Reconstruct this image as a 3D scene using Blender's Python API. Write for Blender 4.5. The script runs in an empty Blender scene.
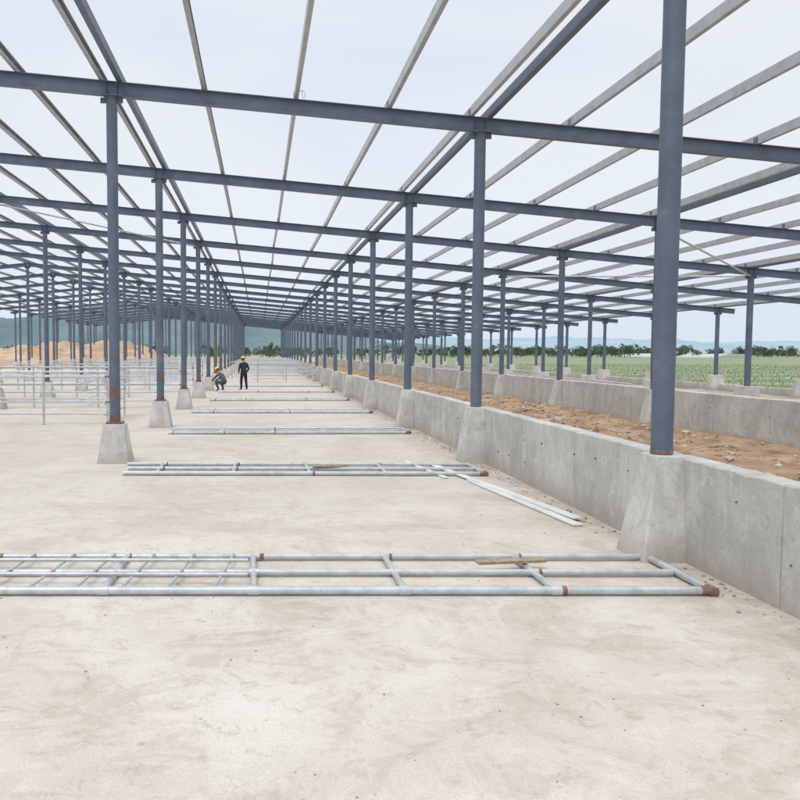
import bpy, bmesh, math, random
from mathutils import Vector, Matrix, noise
random.seed(7)
scene=bpy.context.scene
col=scene.collection
R=random.random
def U(a,b): return random.uniform(a,b)

# ------------------------------------------------------------ materials
def lin(c): return tuple(c)+(1.0,)
def new_mat(name):
    m=bpy.data.materials.new(name); m.use_nodes=True
    nt=m.node_tree; b=nt.nodes['Principled BSDF']
    return m,nt,b
def noise_node(nt,scale,detail=6,rough=.6,vec=None,dist=0):
    n=nt.nodes.new('ShaderNodeTexNoise'); n.inputs['Scale'].default_value=scale
    n.inputs['Detail'].default_value=min(detail,5); n.inputs['Roughness'].default_value=rough
    n.inputs['Distortion'].default_value=dist
    if vec: nt.links.new(vec,n.inputs['Vector'])
    return n
def ramp(nt,inp,p0,p1,inv=False):
    r=nt.nodes.new('ShaderNodeMapRange'); r.clamp=True
    r.inputs[1].default_value=p0; r.inputs[2].default_value=p1
    nt.links.new(inp,r.inputs[0])
    return r.outputs[0]
def mix(nt,fac,a,b,blend='MIX'):
    m=nt.nodes.new('ShaderNodeMix'); m.data_type='RGBA'; m.blend_type=blend
    for i,v in ((0,fac),(6,a),(7,b)):
        if hasattr(v,'links'): nt.links.new(v,m.inputs[i])
        else: m.inputs[i].default_value = v if i==0 else (lin(v) if len(v)==3 else v)
    return m.outputs[2]
def coords(nt,scale=None):
    g=nt.nodes.new('ShaderNodeNewGeometry')
    out=g.outputs['Position']
    if scale:
        mp=nt.nodes.new('ShaderNodeMapping'); mp.inputs['Scale'].default_value=scale
        nt.links.new(out,mp.inputs[0]); out=mp.outputs[0]
    return out
def bump(nt,b,h,strength=.3,dist=.01):
    bn=nt.nodes.new('ShaderNodeBump'); bn.inputs['Strength'].default_value=strength; bn.inputs['Distance'].default_value=dist
    nt.links.new(h,bn.inputs['Height']); nt.links.new(bn.outputs[0],b.inputs['Normal'])
def mulf(nt,a,b):
    m=nt.nodes.new('ShaderNodeMath'); m.operation='MULTIPLY'
    for i,v in enumerate((a,b)):
        if isinstance(v,(int,float)): m.inputs[i].default_value=v
        else: nt.links.new(v,m.inputs[i])
    return m.outputs[0]

def simple(name,c0,c1,scale=4,rough=.6,metal=0,bs=.15,bd=.01):
    m,nt,b=new_mat(name); v=coords(nt)
    n=noise_node(nt,scale,6,.65,v)
    nt.links.new(mix(nt,ramp(nt,n.outputs[0],.35,.65),c0,c1),b.inputs['Base Color'])
    b.inputs['Roughness'].default_value=rough; b.inputs['Metallic'].default_value=metal
    bump(nt,b,n.outputs[0],bs,bd)
    return m

def mat_floor():
    m,nt,b=new_mat('concrete_floor'); v=coords(nt)
    big=noise_node(nt,.30,4,.62,v,.8); med=noise_node(nt,1.5,6,.78,v,.8); fine=noise_node(nt,70,4,.7,v)
    streak=noise_node(nt,.85,6,.75,coords(nt,(.6,1.7,1)),1.2)
    sp=noise_node(nt,5,6,.82,v,.5)
    c=mix(nt,ramp(nt,big.outputs[0],.40,.60),(.56,.505,.435),(.675,.63,.57))
    c=mix(nt,mulf(nt,ramp(nt,med.outputs[0],.50,.60),.48),c,(.47,.40,.325))
    c=mix(nt,mulf(nt,ramp(nt,med.outputs[0],.44,.37),.38),c,(.72,.68,.63))
    c=mix(nt,mulf(nt,ramp(nt,streak.outputs[0],.55,.61),.42),c,(.45,.385,.315))
    c=mix(nt,mulf(nt,ramp(nt,streak.outputs[0],.43,.38),.42),c,(.70,.665,.615))
    c=mix(nt,mulf(nt,ramp(nt,sp.outputs[0],.56,.62),.38),c,(.37,.31,.25))
    c=mix(nt,mulf(nt,ramp(nt,sp.outputs[0],.42,.37),.30),c,(.74,.71,.665))
    c=mix(nt,mulf(nt,ramp(nt,fine.outputs[0],.45,.64),.30),c,(.38,.34,.29))
    vs=nt.nodes.new('ShaderNodeTexVoronoi'); vs.inputs['Scale'].default_value=2.6; nt.links.new(v,vs.inputs['Vector'])
    c=mix(nt,mulf(nt,mulf(nt,ramp(nt,vs.outputs['Distance'],.08,.02),ramp(nt,med.outputs[0],.45,.55)),.55),c,(.28,.24,.19))
    sx=nt.nodes.new('ShaderNodeSeparateXYZ'); nt.links.new(v,sx.inputs[0])
    c=mix(nt,mulf(nt,ramp(nt,sx.outputs[1],6.3,10),.35),c,(.50,.455,.39))
    c=mix(nt,mulf(nt,mulf(nt,ramp(nt,sx.outputs[0],3.0,4.0),ramp(nt,med.outputs[0],.40,.58)),.65),c,(.37,.31,.24))
    nt.links.new(c,b.inputs['Base Color']); b.inputs['Roughness'].default_value=.85
    s=nt.nodes.new('ShaderNodeMath'); s.operation='ADD'; nt.links.new(sp.outputs[0],s.inputs[0])
    nt.links.new(mulf(nt,fine.outputs[0],.35),s.inputs[1])
    bump(nt,b,s.outputs[0],.55,.02)
    return m
def mat_wall(name='concrete_wall',k=1.0,joints=True):
    m,nt,b=new_mat(name); v=coords(nt)
    big=noise_node(nt,1.1,6,.7,v,.8); st=noise_node(nt,1.0,6,.7,coords(nt,(2.4,2.4,.5)),.5); fine=noise_node(nt,30,6,.75,v)
    blot=noise_node(nt,4.5,6,.8,v,.4)
    K=lambda c:tuple(min(.85,x*k) for x in c)
    c=mix(nt,ramp(nt,big.outputs[0],.38,.62),K((.44,.43,.41)),K((.58,.57,.55)))
    c=mix(nt,mulf(nt,ramp(nt,st.outputs[0],.52,.64),.5),c,K((.34,.33,.31)))
    c=mix(nt,mulf(nt,ramp(nt,st.outputs[0],.44,.36),.5),c,K((.64,.63,.61)))
    c=mix(nt,mulf(nt,ramp(nt,blot.outputs[0],.56,.64),.45),c,K((.31,.295,.27)))
    c=mix(nt,mulf(nt,ramp(nt,blot.outputs[0],.42,.36),.4),c,K((.68,.67,.65)))
    c=mix(nt,mulf(nt,ramp(nt,fine.outputs[0],.52,.66),.4),c,K((.28,.27,.25)))
    sx=nt.nodes.new('ShaderNodeSeparateXYZ'); nt.links.new(v,sx.inputs[0])
    if joints:
        wn=nt.nodes.new('ShaderNodeMath'); wn.operation='MULTIPLY_ADD'; wn.inputs[1].default_value=.05; nt.links.new(big.outputs[0],wn.inputs[0]); nt.links.new(sx.outputs[1],wn.inputs[2])
        md=nt.nodes.new('ShaderNodeMath'); md.operation='PINGPONG'; md.inputs[1].default_value=.915
        nt.links.new(wn.outputs[0],md.inputs[0])
        c=mix(nt,mulf(nt,ramp(nt,md.outputs[0],.013,.004),mulf(nt,ramp(nt,st.outputs[0],.60,.40),.65)),c,(.19,.18,.165))
    c=mix(nt,mulf(nt,ramp(nt,sx.outputs[2],.26,.0),.6),c,(.38,.33,.26))
    nt.links.new(c,b.inputs['Base Color']); b.inputs['Roughness'].default_value=.9
    s=nt.nodes.new('ShaderNodeMath'); s.operation='ADD'; nt.links.new(blot.outputs[0],s.inputs[0]); nt.links.new(mulf(nt,fine.outputs[0],.5),s.inputs[1])
    bump(nt,b,s.outputs[0],.5,.015)
    return m
def mat_steel():
    m,nt,b=new_mat('blue_grey_paint'); v=coords(nt)
    n=noise_node(nt,2.5,6,.7,v); n2=noise_node(nt,22,6,.7,v)
    c=mix(nt,ramp(nt,n.outputs[0],.35,.65),(.086,.115,.165),(.120,.152,.207))
    c=mix(nt,mulf(nt,ramp(nt,n2.outputs[0],.62,.70),.4),c,(.22,.19,.17))
    c=mix(nt,mulf(nt,ramp(nt,n.outputs[0],.60,.70),.3),c,(.24,.27,.31))
    nt.links.new(c,b.inputs['Base Color']); b.inputs['Roughness'].default_value=.48
    bump(nt,b,n2.outputs[0],.08,.003); return m
def mat_galv(name='galvanized_steel',a=(.40,.43,.45),bb=(.60,.63,.65),metal=.3,tint=(.34,.27,.21)):
    m,nt,b=new_mat(name); v=coords(nt)
    n=noise_node(nt,5,6,.7,v)
    c=mix(nt,ramp(nt,n.outputs[0],.35,.65),a,bb)
    c=mix(nt,mulf(nt,ramp(nt,n.outputs[0],.60,.68),.45),c,tint)
    nt.links.new(c,b.inputs['Base Color']); b.inputs['Roughness'].default_value=.38; b.inputs['Metallic'].default_value=metal
    return m
M_floor=mat_floor(); M_wall=mat_wall(); M_steel=mat_steel(); M_galv=mat_galv()
M_ped=mat_wall('pedestal_concrete',1.10,False)
M_purlin=mat_galv('zinc_purlin',(.30,.32,.33),(.42,.44,.455),.1,(.27,.25,.23))
M_rust=simple('rust',(.15,.08,.055),(.29,.19,.14),22,.85)
M_primer=simple('red_primer',(.11,.085,.09),(.21,.13,.11),7,.8)
M_soil=simple('soil',(.22,.135,.08),(.44,.305,.195),1.3,.95,0,.8,.06)
M_dry=simple('dry_earth',(.30,.26,.20),(.44,.39,.31),.25,.95,0,.6,.05)
M_rock=simple('rock',(.24,.19,.15),(.50,.43,.36),5,.95)
M_mound=simple('orange_earth',(.36,.22,.13),(.58,.42,.29),.35,.95,0,.8,.3)
M_hole=simple('tie_hole',(.09,.08,.07),(.18,.15,.12),10,.9)
M_wood=simple('wood',(.28,.20,.14),(.42,.32,.23),12,.8)
M_white=simple('white_board',(.62,.62,.60),(.76,.76,.74),3,.5)
M_yellow=simple('yellow_plastic',(.75,.50,.03),(.85,.60,.05),9,.35)
M_leaf=simple('leaves',(.08,.115,.075),(.14,.185,.115),.3,.8)  # distant trees: greyed green, with aerial haze mixed into the leaf colour
M_crop=simple('crop_leaves',(.11,.165,.075),(.20,.27,.13),.4,.8)
M_bark=simple('bark',(.09,.07,.05),(.15,.12,.09),5,.9)
M_hill=simple('hill',(.09,.14,.155),(.15,.21,.225),.02,1,0,.3,5)  # blue-green tone has the aerial haze baked into the colour
M_farhill=simple('far_hill',(.26,.35,.42),(.33,.42,.49),.005,1,0,0,.1)  # paler and bluer: distance haze painted into the base colour
M_film=simple('greenhouse_film',(.36,.41,.42),(.46,.51,.52),.3,.5)
M_bwall=simple('render_wall',(.48,.49,.48),(.58,.58,.56),.3,.8)
M_broof=simple('blue_sheet_roof',(.18,.27,.39),(.22,.32,.45),.2,.5)
M_dark=simple('glass_dark',(.03,.035,.04),(.05,.055,.06),1,.2)
M_skin=simple('skin',(.33,.19,.12),(.38,.22,.15),20,.6)
M_hair=simple('hair',(.012,.01,.009),(.02,.017,.015),50,.6)
M_jack=simple('dark_jacket',(.018,.02,.026),(.035,.038,.048),18,.85)
M_trs=simple('dark_trousers',(.014,.015,.02),(.03,.03,.035),18,.85)
M_trs2=simple('grey_trousers',(.045,.05,.06),(.08,.085,.095),18,.85)
M_grey=simple('grey_shirt',(.06,.075,.085),(.11,.125,.135),18,.85)
M_shoe=simple('shoe',(.03,.025,.02),(.05,.04,.03),18,.7)
M_wire=simple('black_wire',(.05,.05,.05),(.08,.08,.08),5,.6)
def mat_field():
    m,nt,b=new_mat('field'); v=coords(nt)
    n=noise_node(nt,.15,5,.6,v); n2=noise_node(nt,1.5,5,.7,v)
    sx=nt.nodes.new('ShaderNodeSeparateXYZ'); nt.links.new(v,sx.inputs[0])
    c=mix(nt,ramp(nt,n.outputs[0],.4,.6),(.14,.20,.10),(.23,.28,.15))
    md=nt.nodes.new('ShaderNodeMath'); md.operation='PINGPONG'; md.inputs[1].default_value=4.5; nt.links.new(sx.outputs[1],md.inputs[0])
    c=mix(nt,mulf(nt,ramp(nt,md.outputs[0],1.6,.8),.8),c,(.35,.31,.23))
    c=mix(nt,mulf(nt,ramp(nt,n2.outputs[0],.52,.62),.45),c,(.09,.14,.065))
    nt.links.new(c,b.inputs['Base Color']); b.inputs['Roughness'].default_value=.95; bump(nt,b,n2.outputs[0],.6,.1); return m
M_green=mat_field()

# ------------------------------------------------------------ mesh builder
class MB:
    def __init__(s): s.v=[];s.f=[];s.m=[];s.mats=[];s.sm=[]
    def mi(s,mat):
        if mat not in s.mats: s.mats.append(mat)
        return s.mats.index(mat)
    def add(s,vs,fs,mat,smooth=False):
        o=len(s.v); s.v+= [tuple(x) for x in vs]; i=s.mi(mat)
        for f in fs: s.f.append(tuple(o+k for k in f)); s.m.append(i); s.sm.append(smooth)
    def box(s,x0,x1,y0,y1,z0,z1,mat,bev=0):
        vs=[(x0,y0,z0),(x1,y0,z0),(x1,y1,z0),(x0,y1,z0),(x0,y0,z1),(x1,y0,z1),(x1,y1,z1),(x0,y1,z1)]
        s.add(vs,[(3,2,1,0),(4,5,6,7),(0,1,5,4),(1,2,6,5),(2,3,7,6),(3,0,4,7)],mat)
    def prism(s,prof,p0,p1,up,mat):
        p0=Vector(p0);p1=Vector(p1);d=(p1-p0).normalized();up=Vector(up);r=d.cross(up).normalized();u=r.cross(d)
        n=len(prof); vs=[p0+r*a+u*b for a,b in prof]+[p1+r*a+u*b for a,b in prof]
        fs=[(i,(i+1)%n,n+(i+1)%n,n+i) for i in range(n)]+[tuple(range(n))[::-1],tuple(range(n,2*n))]
        s.add(vs,fs,mat)
    def tube(s,p0,p1,r0,mat,n=10,r1=None,caps=True):
        p0=Vector(p0);p1=Vector(p1);d=(p1-p0).normalized()
        a=Vector((0,0,1)) if abs(d.z)<.9 else Vector((1,0,0))
        x=d.cross(a).normalized();y=d.cross(x); r1=r0 if r1 is None else r1
        vs=[];
        for p,r in ((p0,r0),(p1,r1)):
            for i in range(n):
                t=2*math.pi*i/n; vs.append(p+x*math.cos(t)*r+y*math.sin(t)*r)
        s.add(vs,[(i,(i+1)%n,n+(i+1)%n,n+i) for i in range(n)],mat,True)
        if caps: s.add(vs,[tuple(range(n))[::-1],tuple(range(n,2*n))],mat)
    def frustum(s,x0,x1,y0,y1,z0,X0,X1,Y0_,Y1_,z1,mat):
        vs=[(x0,y0,z0),(x1,y0,z0),(x1,y1,z0),(x0,y1,z0),(X0,Y0_,z1),(X1,Y0_,z1),(X1,Y1_,z1),(X0,Y1_,z1)]
        s.add(vs,[(3,2,1,0),(4,5,6,7),(0,1,5,4),(1,2,6,5),(2,3,7,6),(3,0,4,7)],mat)
    def obj(s,name,parent=None,bevel=0,loc=None):
        me=bpy.data.meshes.new(name); me.from_pydata(s.v,[],s.f)
        for m in s.mats: me.materials.append(m)
        me.polygons.foreach_set('material_index',s.m); me.polygons.foreach_set('use_smooth',s.sm); me.update()
        bm=bmesh.new(); bm.from_mesh(me); bmesh.ops.recalc_face_normals(bm,faces=bm.faces); bm.to_mesh(me); bm.free()
        o=bpy.data.objects.new(name,me); col.objects.link(o)
        if loc: o.location=loc
        if parent: o.parent=parent
        if bevel:
            b=o.modifiers.new('bevel','BEVEL'); b.width=bevel; b.segments=2; b.limit_method='ANGLE'
        return o
def empty(name,loc=(0,0,0)):
    e=bpy.data.objects.new(name,None); col.objects.link(e); e.location=loc; e.empty_display_size=.2; return e

# ------------------------------------------------------------ layout
XR=3.93; XL=-2.61; BX=6.54; S=6.0; Y0=6.96; NB=21
YEND=Y0+S*(NB-1)
SL=.0955
def roof(x):       # underside of rafters
    xr=-15.69
    if x>=xr: return 5.89-SL*(x-XR)
    return 5.89-SL*(xr-XR)-SL*(xr-x)
ROWS=[-28.77,-22.23,-15.69,-9.15,XL,XR,XR+BX,XR+2*BX,XR+3*BX]
FY=[Y0+S*k for k in range(-1,NB)]
def has_col(x,y):
    return not (x<0 and y<Y0+1)     # the left bays start one frame further in

bld=empty('steel_frame_building')
def column_mesh(x,zb,zt):
    b=MB(); r=.098
    if x<0:
        b.box(-.15,.15,-.15,.15,zb,zb+.016,M_primer)
        for a in (-.12,.12):
            for c in (-.12,.12): b.tube((a,c,zb+.016),(a,c,zb+.05),.011,M_rust,6)
    b.tube((0,0,zb+.016),(0,0,zb+.05),r+.004,M_rust,20)
    b.tube((0,0,zb-.0),(0,0,zt-.016),r,M_steel,20)
    b.box(-.13,.13,-.13,.13,zt-.016,zt-.001,M_steel)
    b.box(-.2,.2,-.006,.006,zt-.12,zt-.018,M_steel)
    return b
for ri,x in enumerate(ROWS):
    zb=1.0 if x>0 else .70
    if ri>=7: zb=.80
    proto=None
    for y in FY:
        if not has_col(x,y): continue
        if proto is None:
            o=column_mesh(x,zb,roof(x)).obj('column',bld); proto=o.data
        else:
            o=bpy.data.objects.new('column',proto); col.objects.link(o); o.parent=bld
        o.location=(x,y,0)
for x in (XL,-9.15):
    for k,y in enumerate(FY):
        if not has_col(x,y): continue
        b=MB(); h=U(.08,.16); b.tube((x,y,.75),(x,y,.75+h),.1005,M_primer,20)
        if x==XL:
            z0=U(1.1,1.35); b.tube((x,y,z0),(x,y,z0+U(.12,.3)),.1003,M_primer,20)
        b.obj('column_primer_band',bld)

h=.25; w=.062; tf=.012; tw=.006
I=[(-w,0),(w,0),(w,tf),(tw,tf),(tw,h-tf),(w,h-tf),(w,h),(-w,h),(-w,h-tf),(-tw,h-tf),(-tw,tf),(-w,tf)]
for y in FY:
    b=MB()
    for a,c in zip([-29.3]+[-15.69],[-15.69]+[24.4]):
        b.prism(I,(a,y,roof(a)),(c,y,roof(c)),(0,0,1),M_steel)
    for x in ROWS:
        for s in (-.09,.09):
            b.box(x+s-.004,x+s+.004,y-.055,y+.055,roof(x+s)+.014,roof(x+s)+h-.016,M_steel)
    b.obj('rafter',bld)
hp=.16; wp=.035; t=.004
C=[(-wp,0),(wp,0),(wp,.022),(wp-t,.022),(wp-t,t),(-wp+t,t),(-wp+t,hp-t),(wp-t,hp-t),(wp-t,hp-.022),(wp,hp-.022),(wp,hp),(-wp,hp)]
xs=[]
step=BX/4
k=-16
while True:
    x=XL+step*k
    if x>24.6: break
    if x>-29: xs.append((x,k))
    k+=1
def zpur(x): return roof(x)+h+.002
for x,k in xs:
    b=MB(); isrow=(k%4==0)
    xx=x-.16 if isrow else x
    jp=U(-.035,.035)
    for y in FY[:-1]:
        j=jp; jp=U(-.035,.035); dz=zpur(xx)
        b.prism(C,(xx+j,y-.12,dz+.001),(xx+jp,y+S-.13,dz+.001),(0,0,1),M_purlin)
        b.box(xx+j-wp-.010,xx+j-wp-.002,y-.05,y+.05,dz+.001,dz+.13,M_steel)
    b.obj('purlin',bld)
    if isrow:
        b=MB(); x2=x+.15; z=zpur(x2)
        B=[(-.05,0),(.05,0),(.05,.15),(-.05,.15)]
        b.prism(B,(x2,FY[0]-.3,z),(x2,FY[-1]+.3,z),(0,0,1),M_steel); b.obj('tie_beam',bld)
b=MB()
for (xa,ya,xb,yb) in [(XR+BX,FY[3],XR+2*BX,FY[4]),(XR+2*BX,FY[4],XR+BX,FY[5]),(-9.15,FY[4],XL,FY[5]),(-15.6,FY[5],-9.15,FY[4])]:
    b.tube((xa,ya,roof(xa)-.04),(xb,yb,roof(xb)-.04),.03,M_galv,10)
b.obj('brace_pipe',bld)

# ------------------------------------------------------------ pedestals
def pedestal(x,y,name='concrete_pedestal'):
    b=MB()
    if x>15: b.frustum(-.34,.34,-.3,.3,-.05,-.26,.26,-.24,.24,.80,M_ped)
    elif x>0: b.frustum(-.30,.17,-.26,.26,-.05,-.135,.13,-.16,.16,1.003,M_ped)
    else: b.frustum(-.30,.30,-.28,.28,-.05,-.185,.185,-.18,.18,.70,M_ped)
    for i in range(8): b.v[i]=tuple(Vector(b.v[i])+Vector((U(-.014,.014),U(-.014,.014),0)))
    return b.obj(name,None,.014,(x,y,0))
for x in ROWS:
    for y in FY[1:]:
        if has_col(x,y): pedestal(x,y)

# ------------------------------------------------------------ walls
def wall(x0,x1,y0,y1,z1,name='concrete_wall',holes=0,seed=0):
    b=MB(); n=int((y1-y0)/.15); 
    prof=[]
    for i in range(n+1):
        y=y0+(y1-y0)*i/n
        dz=.014*noise.noise(Vector((y*1.3,seed,0)))+.012*noise.noise(Vector((y*6,seed,3)))
        dx=.010*noise.noise(Vector((y*.8,seed,7)))
        c=.012+.014*max(0,noise.noise(Vector((y*5,seed,11))))
        prof.append([(x0+dx,y,-.1),(x0+dx,y,z1+dz-c),(x0+dx+c,y,z1+dz),(x1+dx-.012,y,z1+dz+.002),(x1+dx,y,z1+dz-.012),(x1+dx,y,-.1)])
    vs=[p for r in prof for p in r]; fs=[]
    for i in range(n):
        for j in range(6):
            a=i*6+j; c=i*6+(j+1)%6; fs.append((a,c,c+6,a+6))
    fs+= [tuple(range(6))[::-1],tuple(range(n*6,n*6+6))]
    b.add(vs,fs,M_wall)
    y=y0+.35
    while holes and y<holes:
        for z in (.33,.70):
            if R()<.45: continue
            zz=z+U(-.05,.05); yy=y+U(-.1,.1); r=U(.007,.014)
            b.tube((x0-.012,yy,zz),(x0+.03,yy,zz),r,M_hole,8)
        y+=.61
    return b.obj(name)
wall(4.04,4.24,2.0,YEND+2,.985,holes=36,seed=1)
wall(XR+BX-.02,XR+BX+.20,7.0,YEND,1.03,holes=40,seed=5)
wall(XR+2*BX+.02,XR+2*BX+.2,20.0,27.5,.42,seed=8)
wall(XR+2*BX+.02,XR+2*BX+.2,33.0,80,.55,seed=9)
wall(XR+3*BX+.02,XR+3*BX+.2,28.0,100,.35,seed=10)

# ------------------------------------------------------------ ground
def sheet(name,x0,x1,y0,y1,z,mat,nx=1,ny=1,fn=None):
    b=MB(); vs=[]
    for j in range(ny+1):
        for i in range(nx+1):
            x=x0+(x1-x0)*i/nx; y=y0+(y1-y0)*j/ny; vs.append((x,y,z+(fn(x,y) if fn else 0)))
    fs=[(j*(nx+1)+i,j*(nx+1)+i+1,(j+1)*(nx+1)+i+1,(j+1)*(nx+1)+i) for j in range(ny) for i in range(nx)]
    b.add(vs,fs,mat,bool(fn)); return b.obj(name)
sheet('ground',-4000,4000,-500,6000,-.06,M_dry)
sheet('concrete_floor',-29.5,4.06,-4,YEND+3,0,M_floor,40,160,lambda x,y:.006*noise.noise(Vector((x*.5,y*.5,0))))
def soilz(x,y):
    return .10*noise.noise(Vector((x*.5,y*.5,1)))+.09*noise.noise(Vector((x*1.7,y*1.7,2)))+.05*noise.noise(Vector((x*5,y*5,4)))+.26*math.exp(-((x-6.2)/1.0)**2)*(.6+.6*noise.noise(Vector((1,y*.3,0))))
sheet('soil_trench',4.2,XR+BX+.05,2,YEND+6,.10,M_soil,56,760,soilz)
sheet('earth_ground',XR+BX+.1,27,2,YEND+20,.0,M_dry,50,260,lambda x,y:.09*noise.noise(Vector((x*.4,y*.4,1)))+.05*noise.noise(Vector((x*1.6,y*1.6,2))))
sheet('crop_field',27,700,5,330,-.01,M_green,1,1)
sheet('meadow',-800,1500,330,900,-.03,M_green,1,1)

def rock(b,x,y,z,s,mat):
    bm=bmesh.new(); bmesh.ops.create_icosphere(bm,subdivisions=1,radius=s)
    sc=Vector((U(.6,1.3),U(.6,1.3),U(.4,.8)))
    vs=[(x+v.co.x*sc.x*U(.75,1.2),y+v.co.y*sc.y*U(.75,1.2),z+v.co.z*sc.z*U(.75,1.2)) for v in bm.verts]
    fs=[tuple(v.index for v in f.verts) for f in bm.faces]; bm.free(); b.add(vs,fs,mat)
b=MB()
for i in range(4500):
    y=3+ (R()**1.6)*60; x=U(4.4,XR+BX-.2)
    rock(b,x,y,.10+soilz(x,y)+.005,(U(.012,.06) if R()<.85 else U(.06,.12)),random.choice([M_rock,M_soil,M_soil,M_rock,M_wall]))
b.obj('rubble')
b=MB()
for i in range(700):
    y=2.2+(R()**1.5)*30; x=U(-8,3.7)
    rock(b,x,y,.003,U(.003,.010),random.choice([M_rock,M_soil]))
for i in range(520):
    y=4+R()*30; x=3.98-abs(random.gauss(0,.12)); rock(b,x,y,.006,U(.005,.020),random.choice([M_rock,M_wall,M_soil]))
b.obj('floor_debris')

# ------------------------------------------------------------ pipe frames on floor
def pipe_frame(x0,x1,y0,dy,seed,dense=None,skew=0,off=0):
    random.seed(seed); b=MB(); r=.035; r2=.028
    z=r+.004
    def P(x,y): return (x, y+skew*(x-x1), z)
    b.tube(P(x0,y0),P(x1,y0),r,M_galv,14)
    b.tube(P(x0,y0+dy*.5),P(x1-.04,y0+dy*.5),r2,M_galv,12)
    b.tube(P(x0-.1,y0+dy),P(x1,y0+dy),r2,M_galv,12)
    b.tube(P(x1,y0-.02),P(x1,y0+dy+.03),r*.93,M_galv,12)
    b.tube(P(x1,y0-.045),P(x1,y0+.05),r*1.2,M_rust,14)
    b.tube(P(x1-.09,y0),P(x1+.02,y0),r*1.16,M_rust,14)
    x=x1-1.28-off
    while x>x0:
        b.tube(P(x,y0+.02),P(x+U(-.02,.02),y0+dy),r2,M_galv,12)
        for yy,rr in ((y0,r),(y0+dy*.5,r2),(y0+dy,r2)):
            b.tube(P(x-.045,yy),P(x+.045,yy),rr*1.15,M_galv,12)
            if R()<.6: b.tube(P(x+.047,yy),P(x+.047+U(.015,.04),yy),rr*1.1,M_rust,12)
        x-=1.24
    if dense:
        xx=x0+.2
        while xx<dense:
            b.tube((xx,y0+.02,z+.03),(xx+.12,y0+dy*.98,z+.03),.013,M_galv,8); xx+=.38
        b.tube((x0,y0+dy*.72,z+.05),(dense,y0+dy*.70,z+.05),.017,M_galv,8)
        b.tube((x0,y0+dy*.3,z+.05),(dense,y0+dy*.27,z+.05),.017,M_galv,8)
    return b.obj('galvanized_pipe_frame')
pipe_frame(-3.6,3.72,5.80,.98,11,dense=-.1)
pipe_frame(-2.2,3.64,11.45,.95,12,skew=-.012,off=.3)
pipe_frame(-2.15,3.66,17.35,.95,13,skew=.01,off=.8)
pipe_frame(-2.2,3.66,23.2,1.0,14,skew=-.01,off=.2)
pipe_frame(-2.0,3.66,29.2,1.0,15,skew=.015,off=.5)
pipe_frame(-2.0,3.66,35.1,1.0,16)
pipe_frame(-2.0,3.66,41.2,1.0,17,skew=.01)
random.seed(21)
def board(name,p0,p1,w,t,z,mat,dz=0):
    p0=Vector((p0[0],p0[1],z));p1=Vector((p1[0],p1[1],z+dz)); b=MB()
    b.prism([(-w/2,0),(w/2,0),(w/2,t),(-w/2,t)],p0,p1,(0,0,1),mat); return b.obj(name,None,.002)
board('wooden_plank',(1.98,6.42),(2.62,6.50),.10,.025,.078,M_wood)
board('wooden_plank',(.9,11.9),(1.5,12.0),.09,.025,.075,M_wood)
board('white_board',(3.26,11.0),(3.66,8.12),.12,.02,.006,M_white)
board('white_board',(3.02,12.6),(3.76,8.35),.12,.02,.012,M_white,.02)
board('white_board',(2.65,12.9),(2.95,11.2),.08,.018,.008,M_white)

# ------------------------------------------------------------ pen panels (upright)
def pen(x0,x1,y,zs,post=2.35,name='pipe_fence_panel',r=.024):
    b=MB()
    for z in zs: b.tube((x0,y,z),(x1,y,z),r,M_galv,10)
    x=x1
    while x>=x0-.01:
        b.tube((x,y,.0),(x,y,zs[-1]+.03),r*1.3,M_galv,10)
        b.box(x-.06,x+.06,y-.06,y+.06,.001,.012,M_galv)
        x-=post
    for z in zs[1:4:2]: b.tube((x1-.06,y,z),(x1+.05,y,z),r*1.4,M_rust,10)
    return b.obj(name)
Z5=[.25,.55,.85,1.15,1.45]
pen(-12.5,-4.15,19.6,[.30,.62,.72,1.32,1.45],1.75)
for k in range(1,9): pen(-14,-3.45,19.6+6*k,Z5,2.3)
for k in range(0,6):
    b=MB(); xq=-4.25-(0 if k==0 else 2.2)
    for z in Z5: b.tube((xq,19.7+6*k,z),(xq,22.6+6*k,z),.022,M_galv,8)
    b.tube((xq,22.6+6*k,0),(xq,22.6+6*k,1.48),.03,M_galv,8)
    b.obj('pipe_fence_panel')
for k in range(0,9): pen(-2.1 if k else -.4,3.7,47.6+6*k,[.2,.45,.7,.95,1.2],1.9,r=.026)

cu=bpy.data.curves.new('hanging_wire','CURVE'); cu.dimensions='3D'; cu.bevel_depth=.003
sp=cu.splines.new('NURBS'); pts=[(.75,12.6,6.5),(.72,12.5,6.35),(.80,12.5,6.28),(.78,12.5,6.5),(.68,12.5,6.4),(.65,12.5,6.62)]
sp.points.add(len(pts)-1)
for p,c in zip(sp.points,pts): p.co=(*c,1)
sp.use_endpoint_u=True; cu.materials.append(M_wire)
col.objects.link(bpy.data.objects.new('hanging_wire',cu))
b=MB(); b.box(XL+.11,XL+.13,42.9,43.05,1.4,3.0,M_yellow); b.box(XL+.13,XL+.16,42.86,43.09,1.25,1.42,M_yellow); b.tube((XL+.02,42.97,3.0),(XL+.13,42.97,3.0),.03,M_yellow,8); b.obj('yellow_lifting_strap')

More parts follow.
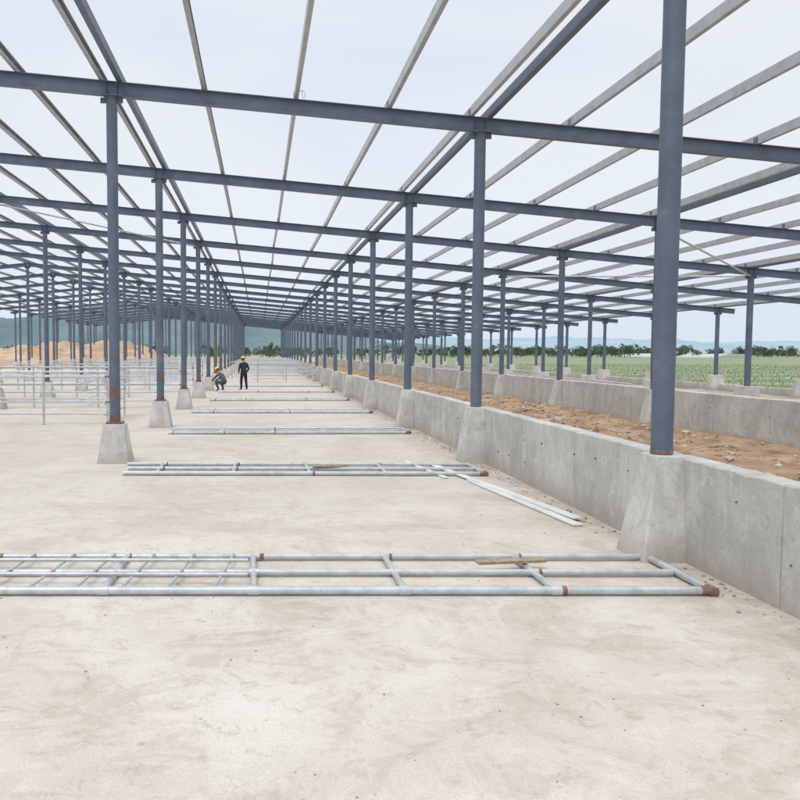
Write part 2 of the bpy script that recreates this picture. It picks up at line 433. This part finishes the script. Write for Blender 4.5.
# ------------------------------------------------------------ background
def ridge(name,pts,depth,thick,mat,amp):
    def H(x):
        for (a,ha),(c,hc) in zip(pts[:-1],pts[1:]):
            if a<=x<=c:
                t_=(x-a)/(c-a); t_=t_*t_*(3-2*t_); return ha+(hc-ha)*t_
        return 0
    x0=pts[0][0];x1=pts[-1][0]; nx=260; ny=30
    def fn(x,y):
        t_=(y-depth)/thick; env=math.sin(math.pi*max(0,min(1,t_+.5)))**.8 if abs(t_)<.5 else 0
        hh=H(x); return hh*env*(1+.3*noise.noise(Vector((x/amp,y/amp,3)))) + hh*.22*noise.noise(Vector((x/amp*4,y/amp*4,9)))*env+ hh*.07*noise.noise(Vector((x/amp*14,y/amp*14,9)))*env
    return sheet(name,x0,x1,depth-thick*.5,depth+thick*.5,-1,mat,nx,ny,fn)
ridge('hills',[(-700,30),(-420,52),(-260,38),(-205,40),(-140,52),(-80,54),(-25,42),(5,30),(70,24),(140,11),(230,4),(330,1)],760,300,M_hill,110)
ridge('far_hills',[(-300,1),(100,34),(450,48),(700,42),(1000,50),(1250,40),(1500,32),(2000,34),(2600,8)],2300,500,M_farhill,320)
sheet('earth_mound',-75,-9,88,125,-.05,M_mound,110,44,lambda x,y:max(0,(2.7+1.5*noise.noise(Vector((x*.12,y*.1,5)))+1.1*noise.noise(Vector((x*.4,y*.4,8))))*math.sin(math.pi*(y-88)/37)**.6*min(1,(-9-x)/9,(x+75)/8)) if 88<y<125 else 0)

def treeline(name,specs,mat=M_leaf):
    b=MB()
    for (x,y,hh) in specs:
        b.tube((x,y,-.1),(x+U(-.2,.2),y,hh*.6),hh*.03,M_bark,5,hh*.012,False)
        wd=U(.8,1.7)
        for k in range(random.randint(7,12)):
            c=Vector((x+random.gauss(0,hh*.26*wd),y+random.gauss(0,hh*.2),hh*U(.22,.85))); rr=hh*U(.10,.22)
            for q in range(30):
                d=Vector((random.gauss(0,1),random.gauss(0,1),random.gauss(0,.8))).normalized()*rr*U(.5,1.2)
                p=c+d; s=hh*U(.03,.065); a=Vector((random.gauss(0,1),random.gauss(0,1),random.gauss(0,1))).normalized()*s
                e=a.cross(Vector((R(),R(),R()))).normalized()*s
                b.add([p-a,p+e,p+a,p-e],[(0,1,2,3)],mat)
    return b.obj(name)
sp=[]
for i in range(340):
    y=U(240,330); x=U(0,330); 
    if noise.noise(Vector((x*.03,y*.01,0)))<-.3: continue
    sp.append((x,y,U(2.4,4.6)*(1.35 if R()<.10 else 1)))
treeline('distant_trees',sp)
sp=[(U(-160,15),U(200,270),U(2.8,5)) for i in range(110)]
treeline('distant_trees',sp)
b=MB()
for rx in range(0,60):
    x=27.8+rx*.8
    y=24.0
    while y<110:
        s=U(.06,.12)
        for q in range(2):
            p=Vector((x+U(-.12,.12),y+U(-.1,.1),0)); a=Vector((U(-1,1),U(-1,1),.2)).normalized()*s
            b.add([p,p+a*.7+Vector((0,0,s*1.0)),p+a*1.4+Vector((0,0,s*.7)),p+Vector((-a.y,a.x,s*1.2))*.6],[(0,1,2,3)],M_crop)
        y+=U(.3,.6)*(1+ (y-24)/60)
b.obj('crop_plants')
# one low plastic tunnel, far right
for x in (152,):
    b=MB(); L=60;n=14; vs=[]
    y0=228
    for yy in (y0,y0+L):
        for j in range(n+1):
            a=math.pi*j/n; vs.append((x+6.5*math.cos(a),yy,1.3*math.sin(a)))
    b.add(vs,[(j,j+1,n+2+j,n+1+j) for j in range(n)],M_film,True)
    b.add(vs,[tuple(range(n+1))[::-1]],M_film)
    b.obj('greenhouse')
def building(x,y,w,d,hh):
    e=empty('farm_building',(x,y,0)); b=MB(); b.box(-w/2,w/2,-d/2,d/2,-.1,hh,M_bwall); b.obj('walls',e)
    b=MB(); b.prism([(-w/2-.4,hh),(w/2+.4,hh),(0,hh+w*.10)],(0,-d/2-.4,0.003),(0,d/2+.4,.003),(0,0,1),M_broof); b.obj('roof',e)
    b=MB()
    n=int(w/4)
    for i in range(n):
        cx=-w/2+(i+.5)*w/n; b.box(cx-.7,cx+.7,-d/2-.03,-d/2-.003,hh*.35,hh*.75,M_dark)
    b.obj('windows',e)
building(60,345,22,12,4)

# ------------------------------------------------------------ people
def person(name,loc,rotz,J,mats,hat=True):
    root=empty(name,loc); root.rotation_euler[2]=rotz
    names=list(J.keys()); idx={n:i for i,n in enumerate(names)}
    E=[('pelvis','waist'),('waist','chest'),('chest','neckb'),('neckb','neckt'),
       ('chest','shL'),('shL','elL'),('elL','wrL'),('chest','shR'),('shR','elR'),('elR','wrR'),
       ('pelvis','hipL'),('hipL','knL'),('knL','anL'),('anL','toL'),('pelvis','hipR'),('hipR','knR'),('knR','anR'),('anR','toR')]
    rad={'pelvis':(.155,.12),'waist':(.145,.115),'chest':(.175,.13),'neckb':(.075,.07),'neckt':(.055,.055),'sh':(.078,.072),'el':(.056,.056),'wr':(.036,.036),'hip':(.11,.105),'kn':(.078,.078),'an':(.056,.058),'to':(.045,.035)}
    me=bpy.data.meshes.new('body'); me.from_pydata([J[n] for n in names],[(idx[a],idx[c]) for a,c in E],[])
    o=bpy.data.objects.new('body',me); col.objects.link(o)
    sk=o.modifiers.new('skin','SKIN'); 
    for n in names:
        key=n if n in rad else n[:-1]
        me.skin_vertices[0].data[idx[n]].radius=rad[key]
        me.skin_vertices[0].data[idx[n]].use_root=(n=='pelvis')
    ss=o.modifiers.new('sub','SUBSURF'); ss.levels=2; ss.render_levels=2
    dg=bpy.context.evaluated_depsgraph_get(); ev=o.evaluated_get(dg); nm=bpy.data.meshes.new_from_object(ev)
    bpy.data.objects.remove(o); 
    for m in mats: nm.materials.append(m)
    def seg(p,a,c):
        a=Vector(a);c=Vector(c);t_=max(0,min(1,(p-a).dot(c-a)/(c-a).length_squared)); return (p-a-(c-a)*t_).length
    for f in nm.polygons:
        best=min(E,key=lambda e:seg(f.center,J[e[0]],J[e[1]])); k=best[1]
        f.use_smooth=True
        f.material_index=2 if k[:2]=='to' else 1 if (k[:2] in('hi','kn','an')) else 3 if k=='neckt' else 0
    bo=bpy.data.objects.new('body',nm); col.objects.link(bo); bo.parent=root
    nt_=Vector(J['neckt']); nb=Vector(J['neckb']); up=(nt_-nb).normalized(); fwd=Vector((0,1,0))
    fwd=(fwd-up*fwd.dot(up)).normalized(); side=up.cross(fwd)*-1
    hc=nt_+up*.11+fwd*.015
    bm=bmesh.new(); bmesh.ops.create_uvsphere(bm,u_segments=24,v_segments=16,radius=1)
    for v in bm.verts:
        x,y,z=v.co; 
        jaw=1-.22*max(0,-z); X=x*.076*jaw; Y=y*.098*(1-.12*max(0,-z)); Z=z*.118
        if y>0:
            Y+=.022*math.exp(-((x/.14)**2+((z+.12)/.16)**2)); Y-=.010*math.exp(-(((abs(x)-.38)/.16)**2+((z-.03)/.12)**2)); Y+=.008*math.exp(-((x/.3)**2+((z+.48)/.07)**2)); Y+=.010*math.exp(-((x/.3)**2+((z+.85)/.2)**2))
        v.co=hc+side*X+fwd*Y+up*Z
    hm=bpy.data.meshes.new('head'); bm.to_mesh(hm); bm.free(); hm.materials.append(M_skin); hm.materials.append(M_hair)
    for f in hm.polygons:
        f.use_smooth=True; d=f.center-hc; y=d.dot(fwd); z=d.dot(up)
        if z>.055 or (y<-.01 and z>-.04): f.material_index=1
    ho=bpy.data.objects.new('head',hm); col.objects.link(ho); ho.parent=root
    b=MB()
    for s in (-1,1):
        c=hc+side*s*.076; b.tube(c-up*.03-fwd*.005,c+up*.03-fwd*.01,.012,M_skin,8)
        c=hc+side*s*.03+fwd*.088+up*.004; b.tube(c,c+fwd*.006,.009,M_hair,8)
    c=hc+fwd*.094-up*.056; b.tube(c-side*.022,c+side*.022,.004,M_rust,6)
    b.obj('ears_eyes_mouth',root)
    if hat:
        b=MB(); n=20; rings=[(1.0,.0),(.98,.05),(.85,.095),(.6,.125),(.3,.14),(.02,.145)]; vs=[]
        base=hc+up*.035
        for r,z in [(1.18,-.006)]+rings:
            for i in range(n):
                a=2*math.pi*i/n; ex=.04 if (r>1.1 and math.sin(a)>.4) else 0
                vs.append(base+side*math.cos(a)*.105*r+fwd*(math.sin(a)*(.125*r)+ex)+up*z)
        m_=len(rings)+1
        b.add(vs,[(k*n+i,k*n+(i+1)%n,(k+1)*n+(i+1)%n,(k+1)*n+i) for k in range(m_-1) for i in range(n)]+[tuple(range((m_-1)*n,m_*n))],M_yellow,True)
        b.obj('hard_hat',root)
    for sd in ('L','R'):
        w=Vector(J['wr'+sd]); e=Vector(J['el'+sd]); d=(w-e).normalized(); s=1 if sd=='R' else -1
        fw=Vector((0,1,0)); pn=Vector((-s,0,0)); fw=(fw-d*fw.dot(d)).normalized(); pn=d.cross(fw)*(1 if (d.cross(fw)).dot(pn)>0 else -1)
        b=MB(); 
        vs=[]
        for q,(l,ww,tt) in enumerate([(0,.024,.018),(.03,.036,.017),(.07,.041,.014),(.09,.040,.011)]):
            for i in range(10):
                a=2*math.pi*i/10; vs.append(w+d*l+fw*math.cos(a)*ww+pn*math.sin(a)*tt)
        b.add(vs,[(k*10+i,k*10+(i+1)%10,(k+1)*10+(i+1)%10,(k+1)*10+i) for k in range(3) for i in range(10)]+[tuple(range(30,40))],M_skin,True)
        for fi,(off,L) in enumerate([(.030,.070),(.010,.080),(-.010,.074),(-.029,.058)]):
            p=w+d*.085+fw*off; dd=d.copy()
            for sgi,(ll,ra) in enumerate([(.42,.0088),(.32,.008),(.26,.0068)]):
                q=p+dd*L*ll; b.tube(p,q,ra,M_skin,7,ra*.93); p=q; dd=(dd+pn*.45).normalized()
        p=w+d*.03+fw*.034; dd=(d+fw*.8+pn*.25).normalized()
        for ll,ra in ((.03,.0105),(.026,.0085)):
            q=p+dd*ll; b.tube(p,q,ra,M_skin,7,ra*.92); p=q; dd=(dd+d*.4+pn*.2).normalized()
        b.obj('hand_'+sd,root)
    return root
J1=dict(pelvis=(0,0,.90),waist=(0,.01,1.08),chest=(0,.02,1.27),neckb=(0,.02,1.42),neckt=(0,.045,1.50),
 shL=(-.19,.02,1.36),elL=(-.27,-.01,1.09),wrL=(-.22,.14,.90),shR=(.19,.02,1.36),elR=(.28,.0,1.09),wrR=(.24,.16,.92),
 hipL=(-.10,0,.84),knL=(-.13,.03,.47),anL=(-.15,-.03,.085),toL=(-.18,.13,.04),
 hipR=(.10,0,.84),knR=(.15,.06,.47),anR=(.19,.03,.085),toR=(.23,.19,.04))
person('worker',(-.80,37.6,0),math.radians(25),J1,[M_jack,M_trs,M_shoe,M_skin])
# crouching: hips low, knees forward, back bent, both hands working low in front
J2=dict(pelvis=(0,-.22,.46),waist=(0,-.19,.62),chest=(0,-.04,.80),neckb=(0,.07,.93),neckt=(0,.12,.99),
 shL=(-.19,.02,.86),elL=(-.25,.20,.66),wrL=(-.14,.42,.55),shR=(.19,.02,.86),elR=(.25,.20,.66),wrR=(.14,.42,.55),
 hipL=(-.11,-.20,.42),knL=(-.23,.16,.50),anL=(-.19,-.03,.085),toL=(-.23,.13,.04),
 hipR=(.11,-.20,.42),knR=(.23,.16,.50),anR=(.19,-.03,.085),toR=(.23,.13,.04))
person('worker',(-1.95,36.4,0),math.radians(55),J2,[M_grey,M_trs2,M_shoe,M_skin])

# ------------------------------------------------------------ world, sun, camera
w=bpy.data.worlds.new('World'); scene.world=w; w.use_nodes=True; nt=w.node_tree
bg=nt.nodes['Background']; sky=nt.nodes.new('ShaderNodeTexSky'); sky.sky_type='NISHITA'; sky.sun_disc=False
sky.sun_elevation=math.radians(60); sky.sun_rotation=math.radians(220)
tc=nt.nodes.new('ShaderNodeTexCoord'); mp=nt.nodes.new('ShaderNodeMapping'); mp.inputs['Scale'].default_value=(1,1,2.6)
nt.links.new(tc.outputs['Generated'],mp.inputs[0])
n=noise_node(nt,1.7,6,.5,mp.outputs[0],.5)
cl=mix(nt,ramp(nt,n.outputs[0],.38,.62),(7.6,8.3,9.5),(8.7,9.1,9.7))
sx=nt.nodes.new('ShaderNodeSeparateXYZ'); nt.links.new(tc.outputs['Generated'],sx.inputs[0])
# slight blue band low down, overcast brighter towards the zenith (as real overcast skies are)
cl=mix(nt,mulf(nt,ramp(nt,sx.outputs[2],.10,.0),.7),cl,(7.1,8.3,9.5))
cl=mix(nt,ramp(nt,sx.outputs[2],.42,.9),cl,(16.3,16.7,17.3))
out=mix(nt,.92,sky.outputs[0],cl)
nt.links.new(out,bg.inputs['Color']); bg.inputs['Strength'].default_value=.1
sl=bpy.data.lights.new('sun','SUN'); sl.energy=1.4; sl.angle=math.radians(30); sl.color=(1,.96,.90)
so=bpy.data.objects.new('sun',sl); col.objects.link(so)
el=math.radians(60); az=math.radians(220)
d=Vector((math.sin(az)*math.cos(el),math.cos(az)*math.cos(el),math.sin(el)))
so.rotation_euler=d.to_track_quat('Z','Y').to_euler()
cam=bpy.data.cameras.new('camera'); co=bpy.data.objects.new('camera',cam); col.objects.link(co); scene.camera=co
cam.lens=717/800*36; cam.sensor_width=36; cam.clip_end=9000; cam.clip_start=.05
co.location=(0,0,2.0); co.rotation_euler=(math.radians(90-3.06),0,0)
cam.shift_x=141/800; cam.shift_y=-10/800
scene.view_settings.view_transform='Standard'; scene.view_settings.look='None'; scene.view_settings.exposure=0
